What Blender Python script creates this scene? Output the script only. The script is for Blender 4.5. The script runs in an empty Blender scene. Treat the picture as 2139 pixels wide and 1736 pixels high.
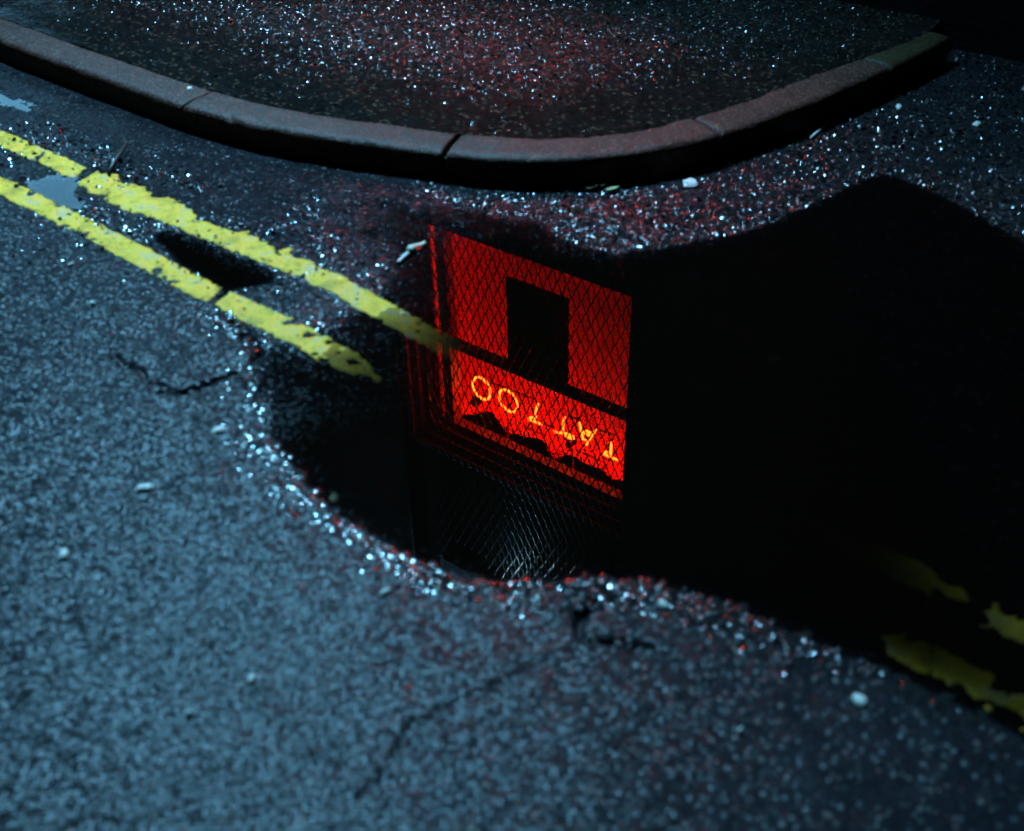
import bpy, bmesh, math
import numpy as np
from mathutils import Matrix, Vector

rng = np.random.default_rng(11)
C = bpy.context.scene.collection
sc = bpy.context.scene

# ------------------------------------------------------------------ camera
CAM_H = 1.4
FPX, PCX, PCY = 2450.0, 1069.5, 868.0          # focal length and centre, in units of a 2139 px wide frame
_n = np.array([78.5, -3298.0, -FPX]); _n /= np.linalg.norm(_n)
_up = -_n
_f = np.array([0, 0, -1.0]); _f = _f - _f.dot(_up) * _up; _f /= np.linalg.norm(_f)
ROT = np.array([np.cross(_f, _up), _f, _up])   # camera axes to world axes
cam = bpy.data.cameras.new('camera'); camo = bpy.data.objects.new('camera', cam); C.objects.link(camo)
camo.matrix_world = Matrix.Translation((0, 0, CAM_H)) @ Matrix(ROT.tolist()).to_4x4()
cam.sensor_fit = 'HORIZONTAL'; cam.sensor_width = 36.0; cam.lens = 36.0 * FPX / 2139.0
cam.clip_start = 0.05; cam.clip_end = 600.0
cam.dof.use_dof = True; cam.dof.focus_distance = 6.1; cam.dof.aperture_fstop = 2.5
cam.dof.aperture_blades = 5; cam.dof.aperture_rotation = math.radians(18)
sc.camera = camo

# ------------------------------------------------------------------ world, exposure
w = bpy.data.worlds.new('World'); sc.world = w; w.use_nodes = True
nt = w.node_tree; nt.nodes.clear()
sky = nt.nodes.new('ShaderNodeTexSky'); sky.sky_type = 'NISHITA'; sky.sun_disc = False
sky.sun_elevation = math.radians(-4); sky.sun_rotation = math.radians(200)
bg = nt.nodes.new('ShaderNodeBackground'); bg.inputs['Strength'].default_value = 0.008
wo = nt.nodes.new('ShaderNodeOutputWorld')
nt.links.new(sky.outputs[0], bg.inputs[0]); nt.links.new(bg.outputs[0], wo.inputs[0])
sc.view_settings.view_transform = 'Standard'; sc.view_settings.look = 'None'
sc.view_settings.exposure = 0.0; sc.view_settings.gamma = 1.0; sc.view_settings.use_curve_mapping = False
sc.render.engine = 'CYCLES'
cy = sc.cycles
cy.use_denoising = True; cy.caustics_reflective = False; cy.caustics_refractive = False
cy.sample_clamp_indirect = 40.0; cy.blur_glossy = 0.3
cy.use_adaptive_sampling = False

LAMP_POS = (-2.0, 5.75, 6.0)
LAMP_WATTS = 5300.0
LAMP_COL = (0.21, 0.64, 1.0)
SHOP_RED_W = 470.0

# ------------------------------------------------------------------ helpers
def ray(px, py): return ROT @ np.array([px - PCX, -(py - PCY), -FPX])
def G(px, py, z=0.0):
    d = ray(px, py); t = (z - CAM_H) / d[2]; return np.array([d[0] * t, d[1] * t])
def GP(pts, z=0.0): return np.array([G(x, y, z) for x, y in pts])

WA = math.radians(-38.5)
P0 = G(1967, 91)
WU = np.array([math.cos(WA), math.sin(WA)]); WN = np.array([-WU[1], WU[0]])
def W(px, py, off=0.0):
    """point of the shop wall (metres along it, height) whose mirror image in the water lies at px, py"""
    d = ray(px, py); t = ((P0 + WN * off) @ WN) / (d[:2] @ WN); p = d[:2] * t
    return float((p - P0) @ WU), float(-(CAM_H + d[2] * t))
def c4(x, y): return ((1550 + x / 3.291) * .6111, (1250 + y / 3.291) * .6111)

def tag(o, label=None, cat=None, group=None, kind=None):
    if label: o['label'] = label
    if cat: o['category'] = cat
    if group: o['group'] = group
    if kind: o['kind'] = kind
    return o
def empty(name, loc=(0, 0, 0), rz=0.0):
    o = bpy.data.objects.new(name, None); C.objects.link(o)
    o.location = loc; o.rotation_euler = (0, 0, rz); o.empty_display_size = .1
    return o
def mesh_np(name, v, quads=None, tris=None, mat=None, parent=None, smooth=True):
    """fast mesh from numpy arrays"""
    me = bpy.data.meshes.new(name)
    v = np.asarray(v, np.float32)
    parts = []
    if quads is not None and len(quads): parts.append(np.asarray(quads, np.int32))
    if tris is not None and len(tris): parts.append(np.asarray(tris, np.int32))
    nl = sum(p.size for p in parts); npoly = sum(len(p) for p in parts)
    me.vertices.add(len(v)); me.vertices.foreach_set('co', v.ravel())
    me.loops.add(nl); me.loops.foreach_set('vertex_index', np.concatenate([p.ravel() for p in parts]))
    tot = np.concatenate([np.full(len(p), p.shape[1], np.int32) for p in parts])
    start = np.concatenate([[0], np.cumsum(tot)[:-1]]).astype(np.int32)
    me.polygons.add(npoly); me.polygons.foreach_set('loop_start', start)
    try: me.polygons.foreach_set('loop_total', tot)
    except Exception: pass
    me.polygons.foreach_set('use_smooth', np.full(npoly, smooth, bool))
    me.update(calc_edges=True); me.validate()
    if mat: me.materials.append(mat)
    o = bpy.data.objects.new(name, me); C.objects.link(o)
    if parent: o.parent = parent
    return o
def fattr(o, name, vals):
    a = o.data.attributes.new(name, 'FLOAT', 'POINT'); a.data.foreach_set('value', np.asarray(vals, np.float32).ravel())

class MB:
    """collects boxes, tubes and prisms of one piece"""
    def __init__(s): s.v = []; s.f = []
    def add(s, vs, fs):
        b = len(s.v); s.v += [tuple(p) for p in vs]; s.f += [tuple(i + b for i in f) for f in fs]; return s
    def box(s, x0, x1, y0, y1, z0, z1):
        vs = [(x, y, z) for x in (x0, x1) for y in (y0, y1) for z in (z0, z1)]
        return s.add(vs, [(0, 1, 3, 2), (4, 6, 7, 5), (0, 4, 5, 1), (2, 3, 7, 6), (0, 2, 6, 4), (1, 5, 7, 3)])
    def tube(s, pts, r, n=8, closed=False):
        pts = [Vector(p) for p in pts]; m = len(pts); rs = r if hasattr(r, '__len__') else [r] * m
        vs = []; prev = None
        for i, p in enumerate(pts):
            a = pts[i - 1] if (i or closed) else pts[0]
            b = pts[(i + 1) % m] if (i < m - 1 or closed) else pts[-1]
            t = (b - a).normalized()
            if prev is None: x = t.orthogonal().normalized()
            else: x = (prev - t * prev.dot(t)).normalized()
            prev = x; y = t.cross(x)
            for k in range(n):
                an = 2 * math.pi * k / n; vs.append(p + (x * math.cos(an) + y * math.sin(an)) * rs[i])
        fs = []
        for i in range(m if closed else m - 1):
            j = (i + 1) % m
            for k in range(n): fs.append((i * n + k, i * n + (k + 1) % n, j * n + (k + 1) % n, j * n + k))
        if not closed: fs += [tuple(range(n))[::-1], tuple((m - 1) * n + k for k in range(n))]
        return s.add(vs, fs)
    def prism(s, poly, y0, y1):
        """polygon in x,z pulled from y0 to y1"""
        n = len(poly); vs = [(x, y0, z) for x, z in poly] + [(x, y1, z) for x, z in poly]
        return s.add(vs, [tuple(range(n)), tuple(range(2 * n - 1, n - 1, -1))] + [(i, n + i, n + (i + 1) % n, (i + 1) % n) for i in range(n)])
    def build(s, name, mat, parent=None, smooth=False, bevel=0):
        me = bpy.data.meshes.new(name); me.from_pydata(s.v, [], s.f); me.update()
        bm = bmesh.new(); bm.from_mesh(me); bmesh.ops.recalc_face_normals(bm, faces=bm.faces[:])
        if bevel: bmesh.ops.bevel(bm, geom=bm.edges[:], offset=bevel, segments=2, affect='EDGES', profile=.6)
        for f in bm.faces: f.smooth = smooth
        bm.to_mesh(me); bm.free()
        me.materials.append(mat)
        o = bpy.data.objects.new(name, me); C.objects.link(o)
        if parent: o.parent = parent
        return o

# noise on arrays
_tab = rng.random(1 << 16)
def _h(ix, iy, seed): return _tab[(ix * 7349 + iy * 15731 + seed * 2221 + (ix * iy) * 13) & 65535]
def vnoise(x, y, scale, seed=0):
    x = x / scale; y = y / scale; ix = np.floor(x).astype(np.int64); iy = np.floor(y).astype(np.int64)
    fx = x - ix; fy = y - iy; fx = fx * fx * (3 - 2 * fx); fy = fy * fy * (3 - 2 * fy)
    return ((_h(ix, iy, seed) * (1 - fx) + _h(ix + 1, iy, seed) * fx) * (1 - fy) + (_h(ix, iy + 1, seed) * (1 - fx) + _h(ix + 1, iy + 1, seed) * fx) * fy) * 2 - 1
def fbm(x, y, scale, seed=0, oct=3):
    r = 0; a = 1; t = 0
    for k in range(oct): r = r + a * vnoise(x + k * 7.1, y - k * 3.3, scale / 2 ** k, seed + k); t += a; a *= .55
    return r / t
def stones(x, y, cell, seed=0):
    """cobbled relief: 1 on a stone's middle, 0 in the joint; second value a random number for the stone"""
    X = x / cell; Y = y / cell; ix = np.floor(X).astype(np.int64); iy = np.floor(Y).astype(np.int64)
    best = np.full(X.shape, 9.0); rid = np.zeros(X.shape)
    for dx in (-1, 0, 1):
        for dy in (-1, 0, 1):
            a = _h(ix + dx, iy + dy, seed); b = _h(ix + dx, iy + dy, seed + 5)
            d = (ix + dx + a - X) ** 2 + (iy + dy + b - Y) ** 2
            m = d < best; best = np.where(m, d, best); rid = np.where(m, _h(ix + dx, iy + dy, seed + 9), rid)
    return np.clip(1 - best / .55, 0, 1), rid
def sst(a, b, x): t = np.clip((x - a) / (b - a), 0, 1); return t * t * (3 - 2 * t)

def seg_dist(X, Y, poly, closed=True):
    d = np.full(X.shape, 1e9); n = len(poly)
    for i in range(n if closed else n - 1):
        a = poly[i]; b = poly[(i + 1) % n]; e = b - a; L = e @ e + 1e-12
        t = np.clip(((X - a[0]) * e[0] + (Y - a[1]) * e[1]) / L, 0, 1)
        d = np.minimum(d, (X - a[0] - t * e[0]) ** 2 + (Y - a[1] - t * e[1]) ** 2)
    return np.sqrt(d)
def inside(X, Y, poly):
    r = np.zeros(X.shape, bool); n = len(poly)
    for i in range(n):
        a = poly[i]; b = poly[(i + 1) % n]
        c = (a[1] > Y) != (b[1] > Y)
        xi = (b[0] - a[0]) * (Y - a[1]) / (b[1] - a[1] + 1e-15) + a[0]
        r ^= c & (X < xi)
    return r
def sdist(X, Y, poly): d = seg_dist(X, Y, poly); return np.where(inside(X, Y, poly), -d, d)

# ------------------------------------------------------------------ materials
def mat(name):
    m = bpy.data.materials.new(name); m.use_nodes = True
    return m, m.node_tree, m.node_tree.nodes['Principled BSDF']
def N(nt, kind, **kw):
    n = nt.nodes.new(kind)
    for k, v in kw.items():
        if k in n.inputs: n.inputs[k].default_value = v
        else: setattr(n, k, v)
    return n
def plain(name, col, rough=.5, spec=.5, bump=0, scale=60, metal=0, var=0.0):
    m, t, b = mat(name)
    b.inputs['Base Color'].default_value = (*col, 1); b.inputs['Roughness'].default_value = rough
    b.inputs['Specular IOR Level'].default_value = spec; b.inputs['Metallic'].default_value = metal
    if bump or var:
        tc = N(t, 'ShaderNodeTexCoord'); no = N(t, 'ShaderNodeTexNoise', Scale=scale, Detail=5.0)
        t.links.new(tc.outputs['Object'], no.inputs['Vector'])
        if bump:
            bp = N(t, 'ShaderNodeBump', Strength=1.0, Distance=bump); t.links.new(no.outputs[0], bp.inputs['Height']); t.links.new(bp.outputs[0], b.inputs['Normal'])
        if var:
            n2 = N(t, 'ShaderNodeTexNoise', Scale=scale * .25, Detail=4.0); t.links.new(tc.outputs['Object'], n2.inputs['Vector'])
            mx = N(t, 'ShaderNodeMix', data_type='RGBA'); t.links.new(n2.outputs[0], mx.inputs[0])
            mx.inputs[6].default_value = (*[c * (1 - var) for c in col], 1); mx.inputs[7].default_value = (*[min(1, c * (1 + var)) for c in col], 1)
            t.links.new(mx.outputs[2], b.inputs['Base Color'])
    return m
def emit(name, col, s):
    m, t, b = mat(name); b.inputs['Base Color'].default_value = (*col, 1)
    b.inputs['Emission Color'].default_value = (*col, 1); b.inputs['Emission Strength'].default_value = s
    return m

def asphalt(name, base, pale, pale_amt, cell, bump, rough_dry, rough_wet, film=.45, spec=.5, facet=.3):
    m, t, b = mat(name)
    tc = N(t, 'ShaderNodeTexCoord')
    vo = N(t, 'ShaderNodeTexVoronoi', Scale=1 / cell, feature='F1'); t.links.new(tc.outputs['Object'], vo.inputs['Vector'])
    sepc = N(t, 'ShaderNodeSeparateColor'); t.links.new(vo.outputs['Color'], sepc.inputs[0])
    no = N(t, 'ShaderNodeTexNoise', Scale=420.0, Detail=3.0); t.links.new(tc.outputs['Object'], no.inputs['Vector'])
    big = N(t, 'ShaderNodeTexNoise', Scale=7.0, Detail=5.0, Roughness=.6); t.links.new(tc.outputs['Object'], big.inputs['Vector'])
    # colour: dark binder, each stone its own shade, a few pale stones
    r1 = N(t, 'ShaderNodeMapRange'); r1.inputs['From Min'].default_value = 0; r1.inputs['From Max'].default_value = 1
    r1.inputs['To Min'].default_value = .45; r1.inputs['To Max'].default_value = 1.7
    t.links.new(sepc.outputs[0], r1.inputs['Value'])
    r2 = N(t, 'ShaderNodeMapRange'); r2.inputs['From Min'].default_value = .3; r2.inputs['From Max'].default_value = .7
    r2.inputs['To Min'].default_value = .65; r2.inputs['To Max'].default_value = 1.3
    t.links.new(big.outputs[0], r2.inputs['Value'])
    mu = N(t, 'ShaderNodeMath', operation='MULTIPLY'); t.links.new(r1.outputs[0], mu.inputs[0]); t.links.new(r2.outputs[0], mu.inputs[1])
    vm = N(t, 'ShaderNodeVectorMath', operation='SCALE'); vm.inputs[0].default_value = base; t.links.new(mu.outputs[0], vm.inputs['Scale'])
    gt = N(t, 'ShaderNodeMath', operation='GREATER_THAN'); gt.inputs[1].default_value = 1 - pale_amt; t.links.new(sepc.outputs[1], gt.inputs[0])
    mx = N(t, 'ShaderNodeMix', data_type='RGBA'); t.links.new(gt.outputs[0], mx.inputs[0]); t.links.new(vm.outputs[0], mx.inputs[6]); mx.inputs[7].default_value = (*pale, 1)
    su0 = N(t, 'ShaderNodeAttribute', attribute_name='submerged'); so0 = N(t, 'ShaderNodeMapRange'); so0.inputs['To Min'].default_value = 1.0; so0.inputs['To Max'].default_value = .25
    t.links.new(su0.outputs['Fac'], so0.inputs['Value']); soak = N(t, 'ShaderNodeVectorMath', operation='SCALE')      # soaked tarmac is darker than dry
    t.links.new(mx.outputs[2], soak.inputs[0]); t.links.new(so0.outputs[0], soak.inputs['Scale']); t.links.new(soak.outputs[0], b.inputs['Base Color'])
    # wetness makes it glossier
    at = N(t, 'ShaderNodeAttribute', attribute_name='wet')
    rr = N(t, 'ShaderNodeMapRange'); rr.inputs['To Min'].default_value = rough_dry; rr.inputs['To Max'].default_value = rough_wet
    t.links.new(at.outputs['Fac'], rr.inputs['Value'])
    ra = N(t, 'ShaderNodeMath', operation='MULTIPLY_ADD'); ra.inputs[1].default_value = .08; t.links.new(sepc.outputs[2], ra.inputs[0]); t.links.new(rr.outputs[0], ra.inputs[2])
    t.links.new(ra.outputs[0], b.inputs['Roughness'])
    # relief of the single stones
    dd = N(t, 'ShaderNodeMath', operation='POWER'); dd.inputs[1].default_value = 2.0; t.links.new(vo.outputs['Distance'], dd.inputs[0])
    h1 = N(t, 'ShaderNodeMath', operation='MULTIPLY_ADD'); h1.inputs[1].default_value = -1.5; t.links.new(dd.outputs[0], h1.inputs[0])
    ns = N(t, 'ShaderNodeMath', operation='MULTIPLY'); ns.inputs[1].default_value = .12; t.links.new(no.outputs[0], ns.inputs[0]); t.links.new(ns.outputs[0], h1.inputs[2])
    h2 = N(t, 'ShaderNodeMath', operation='MULTIPLY_ADD'); h2.inputs[1].default_value = .25; t.links.new(sepc.outputs[1], h2.inputs[0]); t.links.new(h1.outputs[0], h2.inputs[2])
    bp = N(t, 'ShaderNodeBump', Strength=1.0, Distance=bump); t.links.new(h2.outputs[0], bp.inputs['Height']); t.links.new(bp.outputs[0], b.inputs['Normal'])
    fa = N(t, 'ShaderNodeVectorMath', operation='SUBTRACT'); t.links.new(vo.outputs['Color'], fa.inputs[0]); fa.inputs[1].default_value = (.5, .5, .5)
    fw = N(t, 'ShaderNodeMapRange'); fw.inputs['To Min'].default_value = facet; fw.inputs['To Max'].default_value = facet * film; t.links.new(at.outputs['Fac'], fw.inputs['Value'])
    fx = N(t, 'ShaderNodeCombineXYZ'); t.links.new(fw.outputs[0], fx.inputs[0]); t.links.new(fw.outputs[0], fx.inputs[1])
    fs = N(t, 'ShaderNodeVectorMath', operation='MULTIPLY'); t.links.new(fa.outputs[0], fs.inputs[0]); t.links.new(fx.outputs[0], fs.inputs[1])
    gn = N(t, 'ShaderNodeNewGeometry'); ad = N(t, 'ShaderNodeVectorMath', operation='ADD'); t.links.new(gn.outputs['Normal'], ad.inputs[0]); t.links.new(fs.outputs[0], ad.inputs[1])
    nz = N(t, 'ShaderNodeVectorMath', operation='NORMALIZE'); t.links.new(ad.outputs[0], nz.inputs[0]); t.links.new(nz.outputs[0], bp.inputs['Normal'])   # each stone lies at its own tilt
    sm = N(t, 'ShaderNodeMapRange'); sm.inputs['To Min'].default_value = bump; sm.inputs['To Max'].default_value = bump * film
    t.links.new(at.outputs['Fac'], sm.inputs['Value']); t.links.new(sm.outputs[0], bp.inputs['Distance'])      # a water film evens the relief
    su = N(t, 'ShaderNodeAttribute', attribute_name='submerged'); sp = N(t, 'ShaderNodeMapRange')
    sp.inputs['To Min'].default_value = spec; sp.inputs['To Max'].default_value = .03                              # index matching under water
    t.links.new(su.outputs['Fac'], sp.inputs['Value']); t.links.new(sp.outputs[0], b.inputs['Specular IOR Level'])
    return m

M = {}
M['road'] = asphalt('road_asphalt', (.013, .0110, .0130), (.09, .08, .07), .02, .0072, .0006, .29, .16, 1.0, .13, .36)
M['pave'] = asphalt('pavement_tarmac', (.008, .0065, .0055), (.065, .04, .025), .07, .0095, .0016, .30, .14, .10, .4, .4)
M['ground'] = plain('far_asphalt', (.03, .03, .032), .6, bump=.004, scale=90)
M['stone_wet'] = plain('wet_stone', (.016, .014, .013), .16, .5)
M['stone_damp'] = plain('damp_stone', (.02, .02, .02), .45, .3)
M['kerb'] = asphalt('granite_kerb', (.052, .019, .013), (.14, .07, .05), .14, .0045, .0010, .42, .3, 1.0, .22, .25)
M['kerb_yellow'] = asphalt('kerb_faded_yellow', (.034, .020, .008), (.07, .05, .016), .12, .0045, .0010, .45, .3, 1.0, .2, .2)
M['mortar'] = plain('mortar', (.02, .018, .016), .8, bump=.002)
M['black_wall'] = plain('black_painted_brick', (.004, .0035, .003), .8, .15, bump=.004, scale=30, var=.4)
M['plinth'] = plain('black_plinth', (.006, .006, .007), .6, .3, bump=.003, scale=40)
M['frame'] = plain('dark_red_painted_timber', (.62, .09, .06), .32, .5, bump=.0008, scale=80, var=.25)
M['fascia'] = plain('sooty_fascia', (.006, .004, .004), .8, .1)
M['bar'] = plain('black_timber', (.01, .008, .008), .5, .4)
M['red_wall'] = plain('shop_back_wall', (.50, .022, .015), .85, .2, bump=.002, scale=20, var=.08)
M['cloth'] = plain('black_cloth', (.008, .006, .006), .9, .1)
M['poster'] = plain('black_poster', (.006, .005, .005), .7, .2)
M['print'] = plain('poster_print', (.10, .05, .05), .6)
M['wire'] = plain('dark_galvanised_wire', (.10, .105, .105), .30, .5, metal=1.0)
M['steel'] = plain('dull_steel', (.6, .62, .62), .3, .5, metal=1.0)
M['vent'] = plain('grey_green_paint', (.10, .13, .12), .4, .5)
M['neon'] = emit('red_neon', (1.0, .095, .005), 230.0)
M['rail'] = plain('neon_rail', (.012, .008, .008), .5)
M['lit'] = emit('lit_shop_window', (.20, .62, 1.0), 3.2)
M['lens'] = emit('lamp_lens', (.7, .95, 1.0), 30.0)
M['white'] = plain('white_paper', (.75, .72, .70), .5, bump=.001)
M['gum'] = plain('trodden_gum', (.62, .60, .52), .55, bump=.001, scale=200, var=.2)
M['leaf'] = plain('dry_leaf', (.42, .36, .16), .6, bump=.001, scale=150, var=.3)
M['scrap'] = plain('pale_wrapper', (.62, .58, .42), .4)
M['redbit'] = plain('bright_red', (.8, .03, .02), .35)
M['twig'] = plain('dark_twig', (.02, .014, .01), .5, bump=.001, scale=200)

def paint():
    m, t, b = mat('yellow_road_paint')
    tc = N(t, 'ShaderNodeTexCoord')
    n1 = N(t, 'ShaderNodeTexNoise', Scale=15.0, Detail=8.0, Roughness=.7); t.links.new(tc.outputs['Object'], n1.inputs['Vector'])
    n2 = N(t, 'ShaderNodeTexNoise', Scale=260.0, Detail=3.0); t.links.new(tc.outputs['Object'], n2.inputs['Vector'])
    cr = N(t, 'ShaderNodeValToRGB'); e = cr.color_ramp.elements
    e[0].position = .34; e[0].color = (.45, .27, .02, 1); e[1].position = .52; e[1].color = (.95, .50, .02, 1)
    x = cr.color_ramp.elements.new(.66); x.color = (.60, .42, .20, 1)
    t.links.new(n1.outputs[0], cr.inputs[0])
    c2 = N(t, 'ShaderNodeValToRGB'); e = c2.color_ramp.elements
    e[0].position = .34; e[0].color = (.08, .07, .05, 1); e[1].position = .43; e[1].color = (1, 1, 1, 1)
    t.links.new(n2.outputs[0], c2.inputs[0])
    mx = N(t, 'ShaderNodeMix', data_type='RGBA', blend_type='MULTIPLY'); mx.inputs[0].default_value = .8
    t.links.new(cr.outputs[0], mx.inputs[6]); t.links.new(c2.outputs[0], mx.inputs[7]); t.links.new(mx.outputs[2], b.inputs['Base Color'])
    b.inputs['Roughness'].default_value = .6; b.inputs['Specular IOR Level'].default_value = .25
    bp = N(t, 'ShaderNodeBump', Strength=1.0, Distance=.0012); t.links.new(n2.outputs[0], bp.inputs['Height']); t.links.new(bp.outputs[0], b.inputs['Normal'])
    return m
M['paint'] = paint()

def thin_glass(name, ior, tint=None, depth_attr=False):
    """mirror by Fresnel over see-through; murky water dims what lies under it by its depth"""
    m, t, b = mat(name); t.nodes.remove(b); out = t.nodes['Material Output']
    fr = N(t, 'ShaderNodeFresnel', IOR=ior)
    ge = N(t, 'ShaderNodeNewGeometry'); im = N(t, 'ShaderNodeMapRange')       # a thin sheet mirrors alike from both sides
    im.inputs['To Min'].default_value = ior; im.inputs['To Max'].default_value = 1 / ior
    t.links.new(ge.outputs['Backfacing'], im.inputs['Value']); t.links.new(im.outputs[0], fr.inputs['IOR'])
    gl = N(t, 'ShaderNodeBsdfGlossy', Roughness=0.0); tr = N(t, 'ShaderNodeBsdfTransparent')
    gl.inputs['Color'].default_value = (1, 1, 1, 1)
    if depth_attr:
        at = N(t, 'ShaderNodeAttribute', attribute_name='depth')
        cc = N(t, 'ShaderNodeCombineColor')
        for i, k in enumerate((-170.0, -180.0, -210.0)):
            mu = N(t, 'ShaderNodeMath', operation='MULTIPLY'); mu.inputs[1].default_value = k; t.links.new(at.outputs['Fac'], mu.inputs[0])
            ex = N(t, 'ShaderNodeMath', operation='EXPONENT'); t.links.new(mu.outputs[0], ex.inputs[0]); t.links.new(ex.outputs[0], cc.inputs[i])
        t.links.new(cc.outputs[0], tr.inputs['Color'])
    elif tint: tr.inputs['Color'].default_value = (*tint, 1)
    body = tr
    if depth_attr:                                # suspended silt
        di = N(t, 'ShaderNodeBsdfDiffuse'); di.inputs['Color'].default_value = (.0024, .0011, .0006, 1)
        inv = N(t, 'ShaderNodeMath', operation='SUBTRACT'); inv.inputs[0].default_value = 1.0; t.links.new(ex.outputs[0], inv.inputs[1])
        body = N(t, 'ShaderNodeMixShader'); t.links.new(inv.outputs[0], body.inputs[0]); t.links.new(tr.outputs[0], body.inputs[1]); t.links.new(di.outputs[0], body.inputs[2])
        tr.inputs['Color'].default_value = (1, 1, 1, 1)
        for l_ in list(tr.inputs['Color'].links): t.links.remove(l_)
    mix = N(t, 'ShaderNodeMixShader'); t.links.new(fr.outputs[0], mix.inputs[0]); t.links.new(body.outputs[0], mix.inputs[1]); t.links.new(gl.outputs[0], mix.inputs[2])
    t.links.new(mix.outputs[0], out.inputs[0])
    return m
M['water'] = thin_glass('puddle_water', 1.333, depth_attr=True)
M['glass'] = thin_glass('window_glass', 1.45, (.92, .92, .92))

# ------------------------------------------------------------------ plan of the ground
KZ = .085
KERB_OUT = [(-170, 20), (0, 80), (111, 123), (223, 162), (297, 189), (371, 215), (446, 238), (557, 264), (668, 283), (794, 299), (926, 319), (1030, 330), (1141, 333), (1253, 328), (1364, 313), (1439, 298), (1527, 273), (1645, 233), (1714, 206), (1816, 161), (1885, 131), (1953, 97), (1990, 74)]
kerb_pts = GP(KERB_OUT, KZ)
def resample(p, step, smooth=6):
    d = np.concatenate([[0], np.cumsum(np.linalg.norm(np.diff(p, axis=0), axis=1))]); L = d[-1]
    s = np.arange(0, L, step); q = np.stack([np.interp(s, d, p[:, k]) for k in (0, 1)], 1)
    if smooth:
        k = np.exp(-np.linspace(-2, 2, 2 * smooth + 1) ** 2); k /= k.sum()
        e0 = q[0] + (q[0] - q[1]) * np.arange(smooth, 0, -1)[:, None]; e1 = q[-1] + (q[-1] - q[-2]) * np.arange(1, smooth + 1)[:, None]
        qq = np.concatenate([e0, q, e1]); q = np.stack([np.convolve(qq[:, k2], k, 'valid') for k2 in (0, 1)], 1)
    return q
def extend(p, a, b):                              # run on past the picture's edges
    d0 = p[0] - p[1]; d1 = p[-1] - p[-2]
    return np.concatenate([[p[0] + d0 / np.linalg.norm(d0) * a], p, [p[-1] + d1 / np.linalg.norm(d1) * b]])
kerb_path = resample(extend(kerb_pts, 1.3, .001), .01, 16)
KT = np.gradient(kerb_path, axis=0); KT /= np.linalg.norm(KT, axis=1)[:, None]
KN = np.stack([-KT[:, 1], KT[:, 0]], 1)          # towards the pavement
KW = .132
KF = 1 - .42 * sst(.95, 1.5, kerb_path[:, 0])       # the last stones are narrower
kerb_in = kerb_path + KN * (KW * KF)[:, None]

PUD_MAIN = [(545, 724), (522, 760), (528, 820), (545, 880), (575, 935), (605, 970), (640, 1018), (690, 1068), (760, 1113), (840, 1163), (910, 1193), (1000, 1214), (1080, 1221), (1170, 1219), (1240, 1210), (1300, 1213), (1380, 1225), (1450, 1245), (1540, 1275), (1620, 1310), (1720, 1350), (1850, 1405), (1950, 1450), (2139, 1545), (2350, 1640), (2520, 1615), (2640, 1480), (2665, 1250), (2600, 980), (2500, 800), (2330, 630), (2139, 505), (2050, 450), (1950, 400), (1860, 362), (1800, 375), (1700, 425), (1560, 483), (1400, 512), (1280, 532), (1180, 502), (1130, 460), (1000, 440), (920, 418), (850, 412), (760, 400), (742, 430), (748, 480), (770, 500), (800, 490), (815, 540), (812, 590), (795, 616), (730, 642), (705, 668), (640, 700), (610, 722), (560, 702), (500, 670), (470, 650), (490, 676)]
PUD_MID = [(348, 474), (412, 500), (491, 533), (523, 537), (580, 573), (570, 590), (507, 604), (469, 611), (444, 595), (380, 554), (342, 519), (320, 495)]
PUD_BLUE = [(63, 379), (111, 370), (139, 373), (162, 372), (149, 398), (168, 424), (157, 437), (120, 424), (92, 411), (73, 402)]
PUD_GUT = [(-160, 130), (0, 196), (29, 209), (73, 230), (63, 241), (35, 225), (0, 214), (-160, 150)]
PUDS = [GP(p) for p in (PUD_MAIN, PUD_MID, PUD_BLUE, PUD_GUT)]
MAXD = [.034, .014, .016, .02]
CRACKS = [([(545, 735), (515, 765), (480, 785), (428, 803), (385, 826), (340, 818), (290, 785), (225, 735)], .010, .012),
          ([(1290, 1150), (1275, 1195), (1262, 1225), (1240, 1258), (1205, 1298), (1196, 1322), (1250, 1345), (1310, 1350), (1385, 1358)], .011, .012),
          ([(1310, 1090), (1440, 1135), (1560, 1195), (1680, 1262), (1820, 1330)], .012, .012),
          ([(860, 1520), (835, 1570), (790, 1630), (740, 1680)], .007, .003),
          ([(1150, 1380), (1030, 1440), (900, 1500), (860, 1530)], .006, .0018),
          ([(1385, 1360), (1480, 1440), (1560, 1450)], .008, .004),
          ([(455, 618), (470, 640), (500, 690), (545, 735)], .010, .010)]
CRACKS = [(resample(GP(p), .01, 2), w_, d_) for p, w_, d_ in CRACKS]

# coarse signed distances, looked up bilinearly
GX0, GX1, GY0, GY1, GS = -3.4, 3.4, .3, 6.0, .02
cgx = np.arange(GX0, GX1 + GS, GS); cgy = np.arange(GY0, GY1 + GS, GS)
CX, CY = np.meshgrid(cgx, cgy)
SD = [sdist(CX, CY, p) for p in PUDS]
KD = None
kp = kerb_path[::6]
kpoly = np.concatenate([[kp[0] + (-6, 3)], kp, [kp[-1] + (.9, 1.6)], [(3, 9)], [(-9, 9)]])
SDK = sdist(CX, CY, kpoly)                       # <0 on the pavement side
def look(F, x, y):
    u = np.clip((x - GX0) / GS, 0, len(cgx) - 1.001); v = np.clip((y - GY0) / GS, 0, len(cgy) - 1.001)
    i = u.astype(int); j = v.astype(int); fu = u - i; fv = v - j
    return (F[j, i] * (1 - fu) + F[j, i + 1] * fu) * (1 - fv) + (F[j + 1, i] * (1 - fu) + F[j + 1, i + 1] * fu) * fv
RIMH = None
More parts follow.
